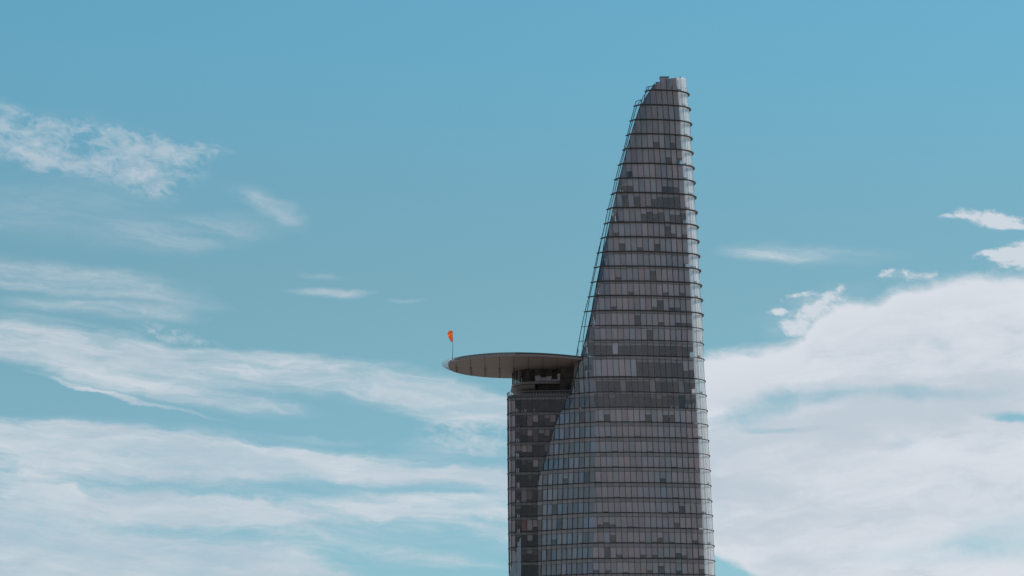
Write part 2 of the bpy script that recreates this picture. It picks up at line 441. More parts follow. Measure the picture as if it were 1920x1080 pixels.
# ------------------------------------------------------------------ the tower: its shape by height (metres)
RING_Z = [264.86, 260.68, 256.75, 252.79, 248.96, 245.1, 241.08, 237.2, 233.32, 229.33, 225.46, 221.61, 217.69, 213.85, 209.92, 206.08, 202.16, 198.21, 194.39,
          190.31, 184.7, 180.85, 176.87, 173.03, 169.06, 165.16, 161.27, 157.31, 153.36, 149.55, 145.64, 141.75, 137.82, 133.9]
EDGE_RIGHT = [(265.0, 45.88), (262.84, 45.96), (258.09, 46.38), (253.21, 46.76), (247.75, 46.93), (239.17, 47.48), (232.03, 47.84), (226.34, 48.28), (216.4, 48.68),
              (207.91, 49.16), (198.04, 49.56), (188.21, 49.82), (178.41, 50.42), (171.43, 50.7), (163.07, 51.1), (156.13, 51.32), (150.59, 51.61), (143.68, 51.89), (134.04, 52.21)]
CREASE = [(262.28, 37.35), (258.19, 34.54), (258.15, 33.98), (250.99, 31.71), (245.14, 30.01), (235.91, 27.74), (228.54, 26.18), (222.18, 25.04), (216.54, 24.47),
          (205.3, 22.21), (194.8, 20.93), (185.73, 21.03), (171.83, 21.53), (158.01, 21.2), (133.3, 20.56)]
EDGE_LEFT = [(261.91, 35.31), (258.19, 34.52), (258.15, 32.5), (255.69, 31.86), (251.87, 30.8), (244.95, 29.19), (241.0, 27.97), (237.2, 26.98), (233.35, 26.13),
             (229.36, 25.0), (225.52, 24.23), (221.54, 23.3), (217.7, 22.31), (213.74, 21.46), (209.92, 20.68), (206.11, 19.91), (202.31, 18.93), (198.51, 18.08),
             (194.72, 17.38), (190.93, 16.68), (187.55, 16.13), (181.45, 15.02), (177.2, 12.95), (173.92, 11.43), (169.27, 10.05), (165.72, 9.09), (163.81, 8.54),
             (160.26, 7.02), (157.51, 6.47), (151.97, 6.5), (145.06, 6.6), (134.05, 6.7)]
DEPTH_LEFT = [(264.0, 1.6), (258.34, 2.0), (236.49, 3.0), (217.07, 2.6), (191.07, 2.2), (181.29, 4.0), (172.24, 5.0), (158.38, 6.7), (133.61, 6.9)]
INNER = [(262.57, 37.4), (258.19, 34.58), (258.15, 34.02), (251.26, 31.75), (245.41, 30.05), (236.17, 27.77), (228.79, 26.21), (222.43, 24.8), (216.78, 23.39),
         (205.52, 21.41), (195.01, 19.02), (190.81, 17.91), (181.05, 15.4), (178.0, 14.0)]
STEP = 3.93
while RING_Z[-1] > STEP + 1: RING_Z.append(RING_Z[-1] - STEP)


def resample(pts):
    s = [0.0]
    for a, b in zip(pts, pts[1:]): s.append(s[-1] + math.hypot(b[0] - a[0], b[1] - a[1]))
    return pts, s


class Surface:
    """an upright wall whose plan at height z is poly(z); s runs along it; side = +1 when outward is to the left of travel"""
    def __init__(self, poly, w, side, s0=0.0):
        self.poly = poly; self.w = w; self.side = side; self.cache = {}; self.s0 = s0

    def at(self, z):
        key = round(z, 3)
        if key not in self.cache: self.cache[key] = resample(self.poly(z))
        return self.cache[key]

    def length(self, z): return self.at(z)[1][-1]

    def point(self, s, z):
        p, c = self.at(z)
        s = max(0.0, s)
        for i in range(len(c) - 1):
            if s <= c[i + 1] or i == len(c) - 2:
                d = max(c[i + 1] - c[i], 1e-6); f = (s - c[i]) / d
                a, b = p[i], p[i + 1]
                return (a[0] + (b[0] - a[0]) * f, a[1] + (b[1] - a[1]) * f), ((b[0] - a[0]) / d, (b[1] - a[1]) / d)

    def normal(self, s, z):
        _, t = self.point(s, z)
        n = Vector((-t[1], t[0], 0)) * self.side
        return n.normalized()

    def p3(self, s, z, off=0.0):
        (x, y), _ = self.point(s, z); n = self.normal(s, z)
        return Vector((x, y, z)) + n * off


def right_y(z): return min(2.6, 0.11 * (lerp(EDGE_RIGHT, z) - lerp(CREASE, z)))


def front_poly(z):
    xq = lerp(EDGE_RIGHT, z) - 2.8; xc = lerp(CREASE, z); yq = right_y(z); W = xq - xc; k = yq / 2.6
    out = []
    for i in range(17):
        t = 1 - i / 16
        out.append((xc + W * t, k * (-2.557 * t + 4.857 * t * t) + 0.3))
    return out


def corner_poly(z):
    xq = lerp(EDGE_RIGHT, z) - 2.8; yq = front_poly(z)[0][1]
    a0 = R(30)     # the facade turns sharply here
    out = [(xq + 2.8 * (math.sin(a) - math.sin(a0)) / (1 - math.sin(a0)), yq + 4.2 * (math.cos(a0) - math.cos(a)) / math.cos(a0)) for a in (a0 + i * (math.pi / 2 - a0) / 10 for i in range(11))]
    xr = xq + 2.8; dp = back_depth(z)
    for i in range(1, 5):
        t = i / 4; out.append((xr - 1.6 * t * t, yq + 4.2 + (dp * 0.35) * t))
    return out


def back_depth(z): return 6 + 0.55 * (lerp(EDGE_RIGHT, z) - lerp(INNER, z))


def side_poly(z):
    a = (lerp(CREASE, z), 0.3); b = (lerp(EDGE_LEFT, z), lerp(DEPTH_LEFT, z))
    mid = ((a[0] + b[0]) / 2, (a[1] + b[1]) / 2 - 0.03 * (a[0] - b[0]))
    return [a, ((a[0] + mid[0]) / 2, (a[1] + mid[1]) / 2 - 0.01 * (a[0] - b[0])), mid, ((b[0] + mid[0]) / 2, (b[1] + mid[1]) / 2 - 0.01 * (a[0] - b[0])), b]


def inner_point(z):
    a = (lerp(CREASE, z), 0.3); b = (lerp(EDGE_LEFT, z), lerp(DEPTH_LEFT, z))
    xi = lerp(INNER, z) if z > 180.9 else b[0] + 0.6
    f = (a[0] - xi) / max(a[0] - b[0], 1e-3); f = min(max(f, 0.0), 1.0)
    return (xi, a[1] + (b[1] - a[1]) * f)


def back_poly(z):
    e = corner_poly(z)[-1]; i = inner_point(z); D = back_depth(z)
    return [e, (e[0] * 0.7 + i[0] * 0.3, e[1] + 0.45 * D), (e[0] * 0.35 + i[0] * 0.65, e[1] + 0.5 * D), (i[0] + 0.8, e[1] + 0.25 * D), (i[0], i[1] + 0.3)]


BLOCK_TOP = 180.85


def block_poly(z):
    xl = lerp([(180.71, -1.18), (166.68, -1.11), (152.72, -0.97), (134.68, -0.76)], z)
    q = (xl + 2.3, 8.6)
    out = [(17.3, 7.2), ((17.3 + q[0]) / 2, 7.7), q]
    out += [(q[0] - 2.3 * math.sin(a), q[1] + 3.9 * (1 - math.cos(a))) for a in (i * math.pi / 16 for i in range(1, 9))]
    out += [(xl + 0.2, 16.5), (xl + 0.9, 20.0), (xl + 3, 25.0), (xl + 8, 29.0), (18, 30.0)]
    return out


def clip(poly, f):
    """keep the part of the (s, t) polygon where f(p) >= 0"""
    out = []
    for i, a in enumerate(poly):
        b = poly[(i + 1) % len(poly)]; fa, fb = f(a), f(b)
        if fa >= 0: out.append(a)
        if (fa >= 0) != (fb >= 0):
            k = fa / (fa - fb); out.append((a[0] + (b[0] - a[0]) * k, a[1] + (b[1] - a[1]) * k))
    return out


rnd = random.Random(7)
tower = thing('skyscraper', 'tapering dark glass skyscraper with a slanted tip and round helipad jutting from one side', 'skyscraper', (34, 10, 0))
BITS = {'glass_pane': [], 'window_blind': [], 'spandrel_panel': [], 'screen_pane': [], 'corner_pane': [], 'low_block_pane': []}
mull = Geo(); mull_corner = Geo(); slabs = []


def seen_size(P):
    """how large a plate shows in the photograph (square pixels of a 1920 wide frame)"""
    q = []
    for p in P:
        d = p - CAM; y = d.y * math.cos(PITCH) + d.z * math.sin(PITCH); z = -d.y * math.sin(PITCH) + d.z * math.cos(PITCH)
        q.append((960 + F_PX * d.x / y, 540 - F_PX * z / y))
    n = len(q); a = 0.5 * sum(q[i][0] * q[(i + 1) % n][1] - q[(i + 1) % n][0] * q[i][1] for i in range(n))
    cx = sum(p[0] for p in q) / n; cy = sum(p[1] for p in q) / n
    return (abs(a) if 0 < cy < 1078 else 0.0), cx, cy


def plate(surf, st, zb, ztf, off, thick, normal_jitter=0.0):
    """(s, t) polygon to a 3D polygon on the surface"""
    P = []
    for s, t in st:
        z = zb + t * (ztf(s) - zb)
        P.append(surf.p3(s, z, off))
    c = sum(P, Vector()) / len(P)
    sm = sum(p[0] for p in st) / len(st)
    n = surf.normal(sm, zb + 0.5 * (ztf(sm) - zb))
    if normal_jitter:
        a = rnd.uniform(-1, 1) * normal_jitter; b = rnd.uniform(-1, 1) * normal_jitter
        u = Vector((0, 0, 1)); w = n.cross(u)
        P = [p + n * ((p - c).dot(u) * a + (p - c).dot(w) * b) for p in P]
    return P, n


HUES = [(1, 1, 1)] * 9 + [(1.05, 0.975, 0.985), (0.95, 1.0, 1.05), (0.955, 1.03, 1.02), (1.06, 1.0, 0.95), (1.03, 0.97, 1.01)]


def storey(surf, z0, z1, rule, glass_kind='glass_pane', ztf=None, smax=None, smin=None, spandrel=0.0, hidden=None, mull_out=0.10, sp_tint=1.0):
    """one storey of one wall: panes, blinds behind them, spandrels and mullions"""
    zt = ztf or (lambda s: z1)
    e = 0.03
    la, lb = surf.length(z0 + e), surf.length(z1 - e)
    L = lambda t: la + (lb - la) * t
    if smax: L2 = lambda t: min(L(t), smax(t))
    else: L2 = L
    M = smin or (lambda t: -1.0)
    H = z1 - z0; w = surf.w; n = int(max(L2(0), L2(1)) / w + 0.999)
    for j in range(n):
        s0, s1 = surf.s0 + j * w, surf.s0 + (j + 1) * w
        def cell(t0, t1, gap, sa=s0, sb=s1):
            p = [(sa + gap, t0), (sb - gap, t0), (sb - gap, t1), (sa + gap, t1)]
            p = clip(p, lambda q: L2(q[1]) - 0.02 - q[0])
            p = clip(p, lambda q: q[0] - M(q[1])) if len(p) > 2 else p
            return p if len(p) > 2 else None
        ts = 1 - spandrel / H
        (px_, py_), _ = surf.point(0.5 * (s0 + s1), z0 + H / 2)
        r = rule(px_, 0.5 * (z0 + z1), j)
        tint = r.get('tint', (1, 1, 1))
        c = cell(0.035, ts, 0.035)
        if c:
            P, nn = plate(surf, c, z0, zt, 0.0, 0.03, 0.022)
            BITS[glass_kind].append((P, nn, 0.03, tuple(x * r.get('glass', 1) for x in tint), hidden))
            drop = r.get('drop', 0)
            if drop > 0.05:
                lo = ts - (ts - 0.04) * drop
                cb = cell(lo, ts - 0.01, r.get('gap', 0.07))
                if cb:
                    P, nn = plate(surf, cb, z0, zt, -0.28, 0.02)
                    k = r.get('cloth', 1.0); h = (0.75, 0.3, 0.27) if r.get('red') else r.get('hue') or rnd.choice(HUES)
                    BITS['window_blind'].append((P, nn, 0.02, tuple(k * x for x in h), hidden))
        if spandrel > 0.1:
            c = cell(ts + 0.01, 0.97, 0.025)
            if c:
                P, nn = plate(surf, c, z0, zt, 0.01, 0.05, 0.006)
                k = sp_tint * rnd.uniform(0.82, 1.18); h = rnd.choice(HUES)
                BITS['spandrel_panel'].append((P, nn, 0.05, tuple(k * x for x in h), hidden))
        # mullion on the near side of the cell
        seg = clip([(s0 - 0.05, 0.0), (s0 + 0.05, 0.0), (s0 + 0.05, 1.0), (s0 - 0.05, 1.0)], lambda q: L2(q[1]) - q[0])
        if len(seg) > 2: seg = clip(seg, lambda q: q[0] - M(q[1]))
        if len(seg) > 2 and s0 > 0.01:
            thin = glass_kind == 'corner_pane'
            P, nn = plate(surf, seg, z0, zt, 0.02 if thin else mull_out, 0.16)
            (mull_corner if thin else mull).slabpoly(P, nn, 0.06 if thin else 0.16)


# --- which windows have their blinds down, by storey
def level_of(z):
    for i in range(len(RING_Z) - 1):
        if RING_Z[i + 1] < z <= RING_Z[i]: return i
    return len(RING_Z) - 1


def front_rule(x, z, j):
    """index of the storey counts from the tip: 0 is the crown"""
    i = level_of(z); q = rnd.random(); r = {}
    if i <= 3: r = dict(drop=1.0, cloth=rnd.uniform(0.62, 0.92), glass=rnd.uniform(0.85, 1.0))
    elif i <= 7: r = dict(drop=rnd.choice([1, 1, 1, 1, 0.55, 0.98]) if q < 0.93 else 0.0, cloth=rnd.uniform(0.65, 1.05))
    elif i in (8, 9): r = dict(drop=rnd.choice([0.2, 0.35, 0.9, 1.0, 0.0]), cloth=rnd.uniform(0.6, 1.0))
    elif i <= 16: r = dict(drop=rnd.choice([1, 1, 1, 1, 0.97, 0.7]) if q < 0.94 else rnd.choice([0.15, 0.4]), cloth=rnd.uniform(0.78, 1.15))
    elif i == 17: r = dict(drop=1.0 if q < 0.93 else 0.1, cloth=rnd.uniform(0.8, 1.15))
    elif i == 18 and 26.2 < x < 27.9: r = dict(drop=0.9, cloth=1.5)  # a brighter blind stands in for the glow of a lit room
    elif i == 18: r = dict(drop=rnd.choice([0.18, 0.2, 0.22, 0.15]), cloth=0.9, glass=0.8)
    elif i == 19:
        if x < 32.5: r = dict(drop=0.98, cloth=rnd.uniform(1.05, 1.3))
        elif x > 44.3: r = dict(drop=rnd.choice([0.55, 1.0, 0.6]), cloth=1.0)
        else: r = dict(drop=rnd.choice([0.16, 0.16, 0.2, 0.55 if q < 0.2 else 0.16]), cloth=1.0, glass=0.7)
    elif i == 20: r = dict(drop=1.0 if (j % 5 == 2 and x < 44) else 0.12, cloth=1.05, glass=0.75)
    elif i == 21: r = dict(drop=rnd.choice([0, 0, 0.1, 0.3]), cloth=0.7, glass=0.7)
    elif i == 22: r = dict(drop=rnd.choice([1, 1, 1, 0.95, 1, 0.4]), cloth=rnd.uniform(0.85, 1.2))
    elif i < 29: r = dict(drop=rnd.choice([1, 1, 1, 1, 1, 0.98, 0.93]) if q < 0.975 else rnd.choice([0.3, 0.6]), cloth=rnd.uniform(0.8, 1.0))
    else: r = dict(drop=rnd.choice([1, 1, 1, 1, 0.96, 0.9, 0.7]) if q < 0.93 else rnd.choice([0.0, 0.3, 0.5]), cloth=rnd.uniform(0.72, 1.02))
    r['tint'] = rnd.choice(HUES); r.setdefault('gap', 0.05)
    if i > 21 and (28.2 < x < 31.4 or 45.2 < x < 48.8): r['hue'] = (1.10, 0.97, 0.95)      # rooms with warmer curtains
    elif i > 21 and 35 < x < 40 and q < 0.7: r['hue'] = (0.95, 1.01, 1.04)
    return r


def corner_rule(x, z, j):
    r = dict(drop=rnd.choice([1, 1, 1, 1, 1, 0.85]), cloth=rnd.uniform(1.75, 2.15), tint=(0.97, 1.03, 1.02))  # blind cloth made paler: the corner's sunlit brightness is put into its colour
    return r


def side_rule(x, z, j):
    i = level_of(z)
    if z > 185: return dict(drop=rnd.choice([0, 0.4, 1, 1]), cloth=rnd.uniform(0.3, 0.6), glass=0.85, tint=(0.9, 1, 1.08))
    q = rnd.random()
    if z < 156 and x < 7.9: return dict(drop=0.0, glass=0.55)  # edge pane darkened: the gap's shadow is put into the glass tint
    return dict(drop=1.0 if q < 0.9 else rnd.choice([0, 0.5]), cloth=rnd.uniform(0.4, 0.95) if i != 21 else 0.25, tint=rnd.choice([(0.82, 1.0, 1.14), (0.85, 1.0, 1.1), (0.88, 1.03, 1.05)]))  # bluish glass tint stands in for the blue sky mirrored on this side


def screen_rule(x, z, j): return dict(drop=0)


def block_rule(x, z, j):
    i = level_of(z); q = rnd.random()
    if x < 1.0: return dict(drop=1.0, cloth=rnd.uniform(1.3, 1.8), tint=(1.02, 0.98, 1.0))  # paler blinds stand in for the reflection on the rounded end
    if i == 21: return dict(drop=0.0, glass=0.7)
    if abs(z - 147.6) < 2 and 2.2 < x < 3.4: return dict(drop=0.95, red=True)
    if abs(z - 147.6) < 2 and 3.4 < x < 5.6: return dict(drop=0.9, cloth=1.2)
    if q < 0.42: return dict(drop=rnd.choice([1, 0.5, 0.8, 0.3, 0.6]), cloth=rnd.uniform(0.3, 1.5), glass=0.95, tint=(1.04, 0.99, 0.98))
    return dict(drop=rnd.choice([0.0, 0.0, 0.2, 0.4]), cloth=rnd.uniform(0.3, 0.6), glass=0.7, tint=(1.04, 0.98, 0.97))


def plain_rule(x, z, j): return dict(drop=rnd.choice([0, 1]), cloth=0.6)


front = Surface(front_poly, 1.52, -1)
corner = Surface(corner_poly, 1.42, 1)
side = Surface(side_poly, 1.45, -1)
back = Surface(back_poly, 3.2, 1)
block = Surface(block_poly, 1.5, -1)
# outward must point away from the tower
for sf, z, want in ((front, 200, (0, -1)), (corner, 200, (1, -0.3)), (side, 150, (-0.4, -1)), (back, 200, (0, 1)), (block, 150, (0, -1))):
    n_ = sf.normal(1.0, z)
    if n_.x * want[0] + n_.y * want[1] < 0: sf.side *= -1

levels = [(RING_Z[i + 1], RING_Z[i]) for i in range(len(RING_Z) - 1)]
for i, (z0, z1) in enumerate(levels):
    if z0 < 90: break
    pieces = [(z0, 258.17), (258.17, z1)] if z0 < 258.17 < z1 else [(z0, z1)]
    sp = 0.0 if i < 8 else (0.35 if i < 12 else 0.62)
    if i == 19: sp = 0.9
    if i >= 23: sp = 1.05
    if i >= 16 and i < 19: sp = 0.7
    if i > 0:
        storey(front, z0, z1, front_rule, spandrel=sp)
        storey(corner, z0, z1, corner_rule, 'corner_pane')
        storey(back, z0, z1, plain_rule, spandrel=0.5)
    for a, b in pieces:
        if i == 0:
            crown = [(45.9, 264.86), (44.0, 264.5), (41.3, 263.9), (38.7, 263.0), (37.3, 262.2)]
            zf = lambda s: lerp(crown, min(front.p3(s, 262.2)[0], 45.9))
            storey(front, a, 262.2, front_rule, ztf=zf)
            zc = lambda s: lerp(crown, min(corner.p3(s, 262.2)[0], 45.9))
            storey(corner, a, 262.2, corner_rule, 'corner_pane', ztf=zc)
            storey(side, a, 261.95, screen_rule, 'screen_pane')
            storey(back, a, 262.6, plain_rule)
            continue
        # left of the crease: clear screen beyond the rooms, ordinary windows before them
        def s_in(t, a=a, b=b):
            z = a + (b - a) * t; p = inner_point(z)
            return math.hypot(p[0] - lerp(CREASE, z), p[1] - 0.3)
        if b > 181.5:
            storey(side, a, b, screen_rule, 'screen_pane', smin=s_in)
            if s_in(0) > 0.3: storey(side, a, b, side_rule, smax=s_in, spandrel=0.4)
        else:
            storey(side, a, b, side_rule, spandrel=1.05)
    if z1 <= BLOCK_TOP + 0.1:
        hide = (lambda cx, cy, x=lerp(EDGE_LEFT, (z0 + z1) / 2): cx > 960 + x * 7.25 + 4)
        storey(block, z0, z1, block_rule, 'low_block_pane', spandrel=0.8, hidden=hide, sp_tint=0.45)

# a second, lower glass leaf starting beside the rounded end of the low block
def leaf_x(z): return 2.06 - (144.11 - z) * 0.297


for z1, z0 in ((144.1, 141.75), (141.75, 137.82), (137.82, 133.9), (133.9, 129.97), (129.97, 126.04)):
    x1 = 2.3
    while x1 > leaf_x(z0) + 0.05:
        x0 = x1 - 1.2
        q = clip([(x0 + 0.03, z0 + 0.1), (x1 - 0.03, z0 + 0.1), (x1 - 0.03, z1 - 0.05), (x0 + 0.03, z1 - 0.05)], lambda p: p[0] - leaf_x(p[1]))
        if len(q) > 2:
            n_ = Vector((-0.45, -1, 0)).normalized()
            P = [Vector((x, 7.75 + (2.3 - x) * 0.45, z)) for x, z in q]
            BITS['glass_pane'].append((P, n_, 0.03, (0.9, 1.0, 1.06), None))
            BITS['window_blind'].append(([p - n_ * 0.25 for p in P], n_, 0.02, (0.55, 0.65, 0.75), None))
        x1 = x0

# lower storeys under the frame's edge: same walls, fewer pieces
for i, (z0, z1) in enumerate(levels):
    if z0 >= 90: continue
    for sf in (front, corner, side, back, block):
        w_ = sf.w; sf.w = 4.6; storey(sf, z0, z1, plain_rule, spandrel=1.0); sf.w = w_

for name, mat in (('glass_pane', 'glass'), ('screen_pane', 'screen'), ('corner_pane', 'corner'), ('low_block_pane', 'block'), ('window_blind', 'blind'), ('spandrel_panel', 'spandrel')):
    items = []
    for it in BITS[name]:
        a, cx, cy = seen_size(it[0])
        if it[1].y > 0.35 or (it[4] and it[4](cx, cy)): a = 0.0
        items.append((a, len(items), it))
    items.sort(key=lambda q: (-q[0], q[1]))
    single = [q for q in items[:300] if q[0] > 0]
    for a, _, (P, nn, th, tint, _h) in single:
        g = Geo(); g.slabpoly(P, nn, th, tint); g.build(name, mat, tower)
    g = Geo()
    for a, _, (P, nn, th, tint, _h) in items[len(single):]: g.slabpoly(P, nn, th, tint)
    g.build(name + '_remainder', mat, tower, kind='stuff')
mull.build('mullion_grid', 'metal', tower, kind='stuff')
mull_corner.build('corner_mullions', 'light_metal', tower, kind='stuff')  # paler bars than elsewhere, to brighten the sunlit corner


# --- sunshade rings, floor slabs, core
def sweep(pts, z, out, thick, g, inner=0.02, side_sign=1, taper=1.0):
    P = [Vector((p[0], p[1], 0)) for p in pts]; n = len(P); outer = []; inn = []
    for i, p in enumerate(P):
        t = (P[min(i + 1, n - 1)] - P[max(i - 1, 0)]).normalized(); nn = Vector((-t.y, t.x, 0)) * side_sign
        outer.append(p + nn * out); inn.append(p + nn * inner)
    v = []
    for i in range(n):
        v += [(inn[i].x, inn[i].y, z - thick / 2), (outer[i].x, outer[i].y, z - thick / 2 * taper), (outer[i].x, outer[i].y, z + thick / 2 * taper), (inn[i].x, inn[i].y, z + thick / 2)]
    f = []
    for i in range(n - 1):
        for k in range(4):
            a, b = i * 4 + k, i * 4 + (k + 1) % 4
            f.append((a, a + 4, b + 4, b) if side_sign > 0 else (a, b, b + 4, a + 4))
    f += [(0, 1, 2, 3), tuple(reversed(range(4 * n - 4, 4 * n)))]
    g.add(v, f)


def body_line(z, with_screen=True):
    """plan of the facade from the left edge round to the right flank"""
    s_ = list(reversed(side_poly(z))); f_ = list(reversed(front_poly(z)))[1:]; c_ = corner_poly(z)[1:]
    if not with_screen: s_ = [inner_point(z), s_[-1]]
    return s_ + f_ + c_


def shrink(pts, d):
    cx = sum(p[0] for p in pts) / len(pts); cy = sum(p[1] for p in pts) / len(pts)
    out = []
    for x, y in pts:
        r = math.hypot(x - cx, y - cy); k = max(0.1, (r - d) / r)
        out.append((cx + (x - cx) * k, cy + (y - cy) * k))
    return out


for i, z in enumerate(RING_Z):
    if i == 0 or z < 60: continue
    g = Geo()
    pts = body_line(z - 0.05)
    if i == 1: pts = body_line(z - 0.05)
    big = i < 17
    sweep(pts, z, 0.56 if big else 0.27, 0.26 if big else 0.13, g, side_sign=-1, taper=0.7)
    if z < BLOCK_TOP + 0.1:
        bl = block_poly(z)[:-4]
        sweep(list(reversed(bl)), z, 0.22, 0.14, g, side_sign=-1, taper=0.7)
    g.build('sunshade_ring', 'ring', tower)
for i, z in enumerate(RING_Z):
    if z < 60 or i == 0: continue
    g = Geo()
    fl = body_line(z, False) + back_poly(z)[1:]
    g.prism(shrink(fl, 0.55), z - 0.55, z - 0.08)
    if z < BLOCK_TOP + 0.1: g.prism(shrink(block_poly(z), 0.5), z - 0.5, z - 0.1)
    g.build('floor_slab', 'slab', tower)
g = Geo()
zs = RING_Z[1:]
for z1, z0 in zip(zs, zs[1:]):
    m = (z0 + z1) / 2
    g.prism(shrink(body_line(m, False) + back_poly(m)[1:], 3.6), z0 - 0.1, z1 - 0.56)
    if z1 < BLOCK_TOP + 0.1: g.prism(shrink(block_poly(m), 4.2), z0 - 0.1, z1 - 0.56)
# partitions between rooms, seen where no blind is down
for z1, z0 in zip(zs[4:33], zs[5:34]):
    for x in range(18, 50, 3):
        if lerp(INNER, z0) + 2 < x < lerp(EDGE_RIGHT, z0) - 3 and rnd.random() < 0.6:
            y = front.p3(0, z0).y + 0.9; g.box((x, y, z0 - 0.07), (x + 0.15, y + 4, z1 - 0.57))
g.build('service_core', 'core', tower)
# white boxes added as bright sparkles close to the glass on the floor with the clear windows
g = Geo(); zf = RING_Z[22] - 0.07
for x, w_, h_ in ((40.9, 0.5, 0.8), (42.2, 0.9, 0.75), (44.6, 0.35, 1.3), (45.6, 0.5, 1.2), (46.6, 0.35, 1.35), (47.3, 0.3, 1.0)):
    g.box((x, 2.9, zf), (x + w_, 3.4, zf + h_))
for x, w_, h_ in ((1.4, 0.5, 0.9), (2.4, 0.35, 0.8), (3.1, 0.8, 1.0), (5.6, 0.3, 1.1)):
    g.box((x, 9.2, zf), (x + w_, 9.7, zf + h_))
g.build('sparkle_boxes', 'white', tower)
# roof deck of the tip, roof deck of the low block
g = Geo(); g.prism(shrink(body_line(261.0, False) + back_poly(261.0)[1:], 0.4), 261.9, 262.15); g.build('roof_deck', 'slab', tower)
g = Geo(); g.prism(shrink(block_poly(180.8), 0.15), 180.76, 180.95); g.build('roof_deck', 'slab', tower)

# --- edge frames: the outer rim of the glass screen and the line where the rooms end
g = Geo()
zz = [261.95, 260.6, 258.2]; g.tube([side.p3(side.length(z), z, 0.05) for z in zz], 0.09)
zz = [258.13] + [z for z in RING_Z if 190 < z < 258]; g.tube([side.p3(side.length(z), z, 0.05) for z in zz], 0.09)
g.build('screen_rim', 'metal', tower)
g = Geo()
for z in (258.2, 261.95):
    z_ = z - 0.08; g.tube([side.p3(side.length(z_) * f_, z_, 0.03) for f_ in (0, 0.5, 1)], 0.10)
g.build('top_rail', 'metal', tower)
g = Geo()
zz = [262.5, 260.6, 258.2]; g.tube([Vector((inner_point(z)[0], inner_point(z)[1] - 0.1, z)) for z in zz], 0.10)
zz = [258.13] + [z for z in RING_Z if 182 < z < 258]; g.tube([Vector((inner_point(z)[0], inner_point(z)[1] - 0.1, z)) for z in zz], 0.11)
g.build('edge_frame', 'metal', tower)
g = Geo()
zz = [z for z in RING_Z if 130 < z < 186]; g.tube([side.p3(side.length(z) - 0.02, z, 0.03) for z in zz], 0.06)
g.build('edge_frame', 'metal', tower)
# dark return wall, added as the shadow of the gap behind the left edge of the big facade, over the low block
g = Geo()
zz = [z for z in RING_Z if 60 < z < 186]
for a, b in zip(zz, zz[1:]):
    A, B = side_poly(a)[-1], side_poly(b)[-1]
    A, B = (A[0] + 0.15, A[1] + 0.2), (B[0] + 0.15, B[1] + 0.2)
    g.slabpoly([(A[0], A[1], a), (B[0], B[1], b), (B[0] + 1.5, 9.6, b), (A[0] + 1.5, 9.6, a)], Vector((-1, -0.3, 0)).normalized(), 0.1)
g.build('gap_shadow_wall', 'core', tower)

# --- parapet of the low block
g = Geo()
pl = [p for p in block_poly(180.8)[:-4]]
pl = list(reversed(pl))
sweep(pl, 182.35, 0.16, 0.12, g, inner=-0.05, side_sign=-1)
sweep(pl, 181.75, 0.10, 0.08, g, inner=-0.02, side_sign=-1)
ps, cs = resample(pl); s = 0.0
tmp = Surface(lambda z: pl, 1, -1)
while s < cs[-1]:
    (x, y), _ = tmp.point(s, 181.0); g.box((x - 0.06, y - 0.06, 180.9), (x + 0.06, y + 0.06, 182.35)); s += 0.75
g.build('parapet_railing', 'rail', tower)
g = Geo(); sweep(pl, 181.25, -0.25, 0.7, g, inner=-0.35, side_sign=-1); g.build('parapet_wall', 'parapet', tower)

# --- neck under the helipad: glazed drum, ledge, rounded saucer
def neck_poly(z, o=0.0):
    return [(17.6, 12.6 - o), (10, 12.7 - o), (6.0, 13.0 - o)] + [(6.0 - (5.9 + o) * math.sin(a), 13.0 - o + (7.0 + o) * (1 - math.cos(a))) for a in (i * math.pi / 20 for i in range(1, 11))] + [(1.5, 26.0), (6.0, 29.0)]


neck = Surface(lambda z: neck_poly(z), 1.45, -1)
if neck.normal(1, 187).y > 0: neck.side *= -1
sv = {k: list(v) for k, v in BITS.items()}
for k in BITS: BITS[k].clear()
mull = Geo()
storey(neck, 185.7, 189.0, lambda x, z, j: dict(drop=rnd.choice([0, 0, 0.3, 1]), cloth=rnd.uniform(0.15, 0.4) if x > 2 else 1.2, glass=0.7, tint=(0.9, 1.02, 1.0)))
for (P, nn, th, tint, _h) in BITS['glass_pane']:
    g = Geo(); g.slabpoly(P, nn, th, tint); g.build('neck_window', 'glass', tower)
g = Geo()
for (P, nn, th, tint, _h) in BITS['window_blind']: g.slabpoly(P, nn, th, tint)
g.build('neck_blinds', 'blind', tower); mull.build('neck_mullions', 'metal', tower)
nl = list(reversed(neck_poly(0)))
g = Geo(); sweep(nl, 185.35, 0.25, 0.6, g, inner=-1.0, side_sign=-1); g.build('ledge', 'ledge', tower)
g = Geo(); g.prism(shrink(neck_poly(0), 1.5), 185.1, 185.6); g.prism(shrink(neck_poly(0), 0.8), 188.9, 189.1); g.build('neck_floor', 'slab', tower)
g = Geo(); g.prism(shrink(neck_poly(0), 4.0), 180.96, 188.9); g.build('neck_core', 'core', tower)
g = Geo()
sec = [(185.04, 0.0), (184.75, 0.42), (184.3, 0.5), (183.8, 0.1), (183.3, -1.3), (183.25, -3.0)]
nl2 = [p for p in nl if p[0] < 6.6]
P = [Vector((p[0], p[1], 0)) for p in nl2]; v = []; f = []
for i, p in enumerate(P):
    t = (P[min(i + 1, len(P) - 1)] - P[max(i - 1, 0)]).normalized(); nn = Vector((t.y, -t.x, 0))
    for z, o_ in sec: v.append((p.x + nn.x * o_, p.y + nn.y * o_, z))
m_ = len(sec)
for i in range(len(P) - 1):
    for k in range(m_ - 1): f.append((i * m_ + k, i * m_ + k + 1, (i + 1) * m_ + k + 1, (i + 1) * m_ + k))
f.append(tuple((len(P) - 1) * m_ + k for k in range(m_)))
g.add(v, f); g.build('saucer_edge', 'ledge', tower, smooth=False)

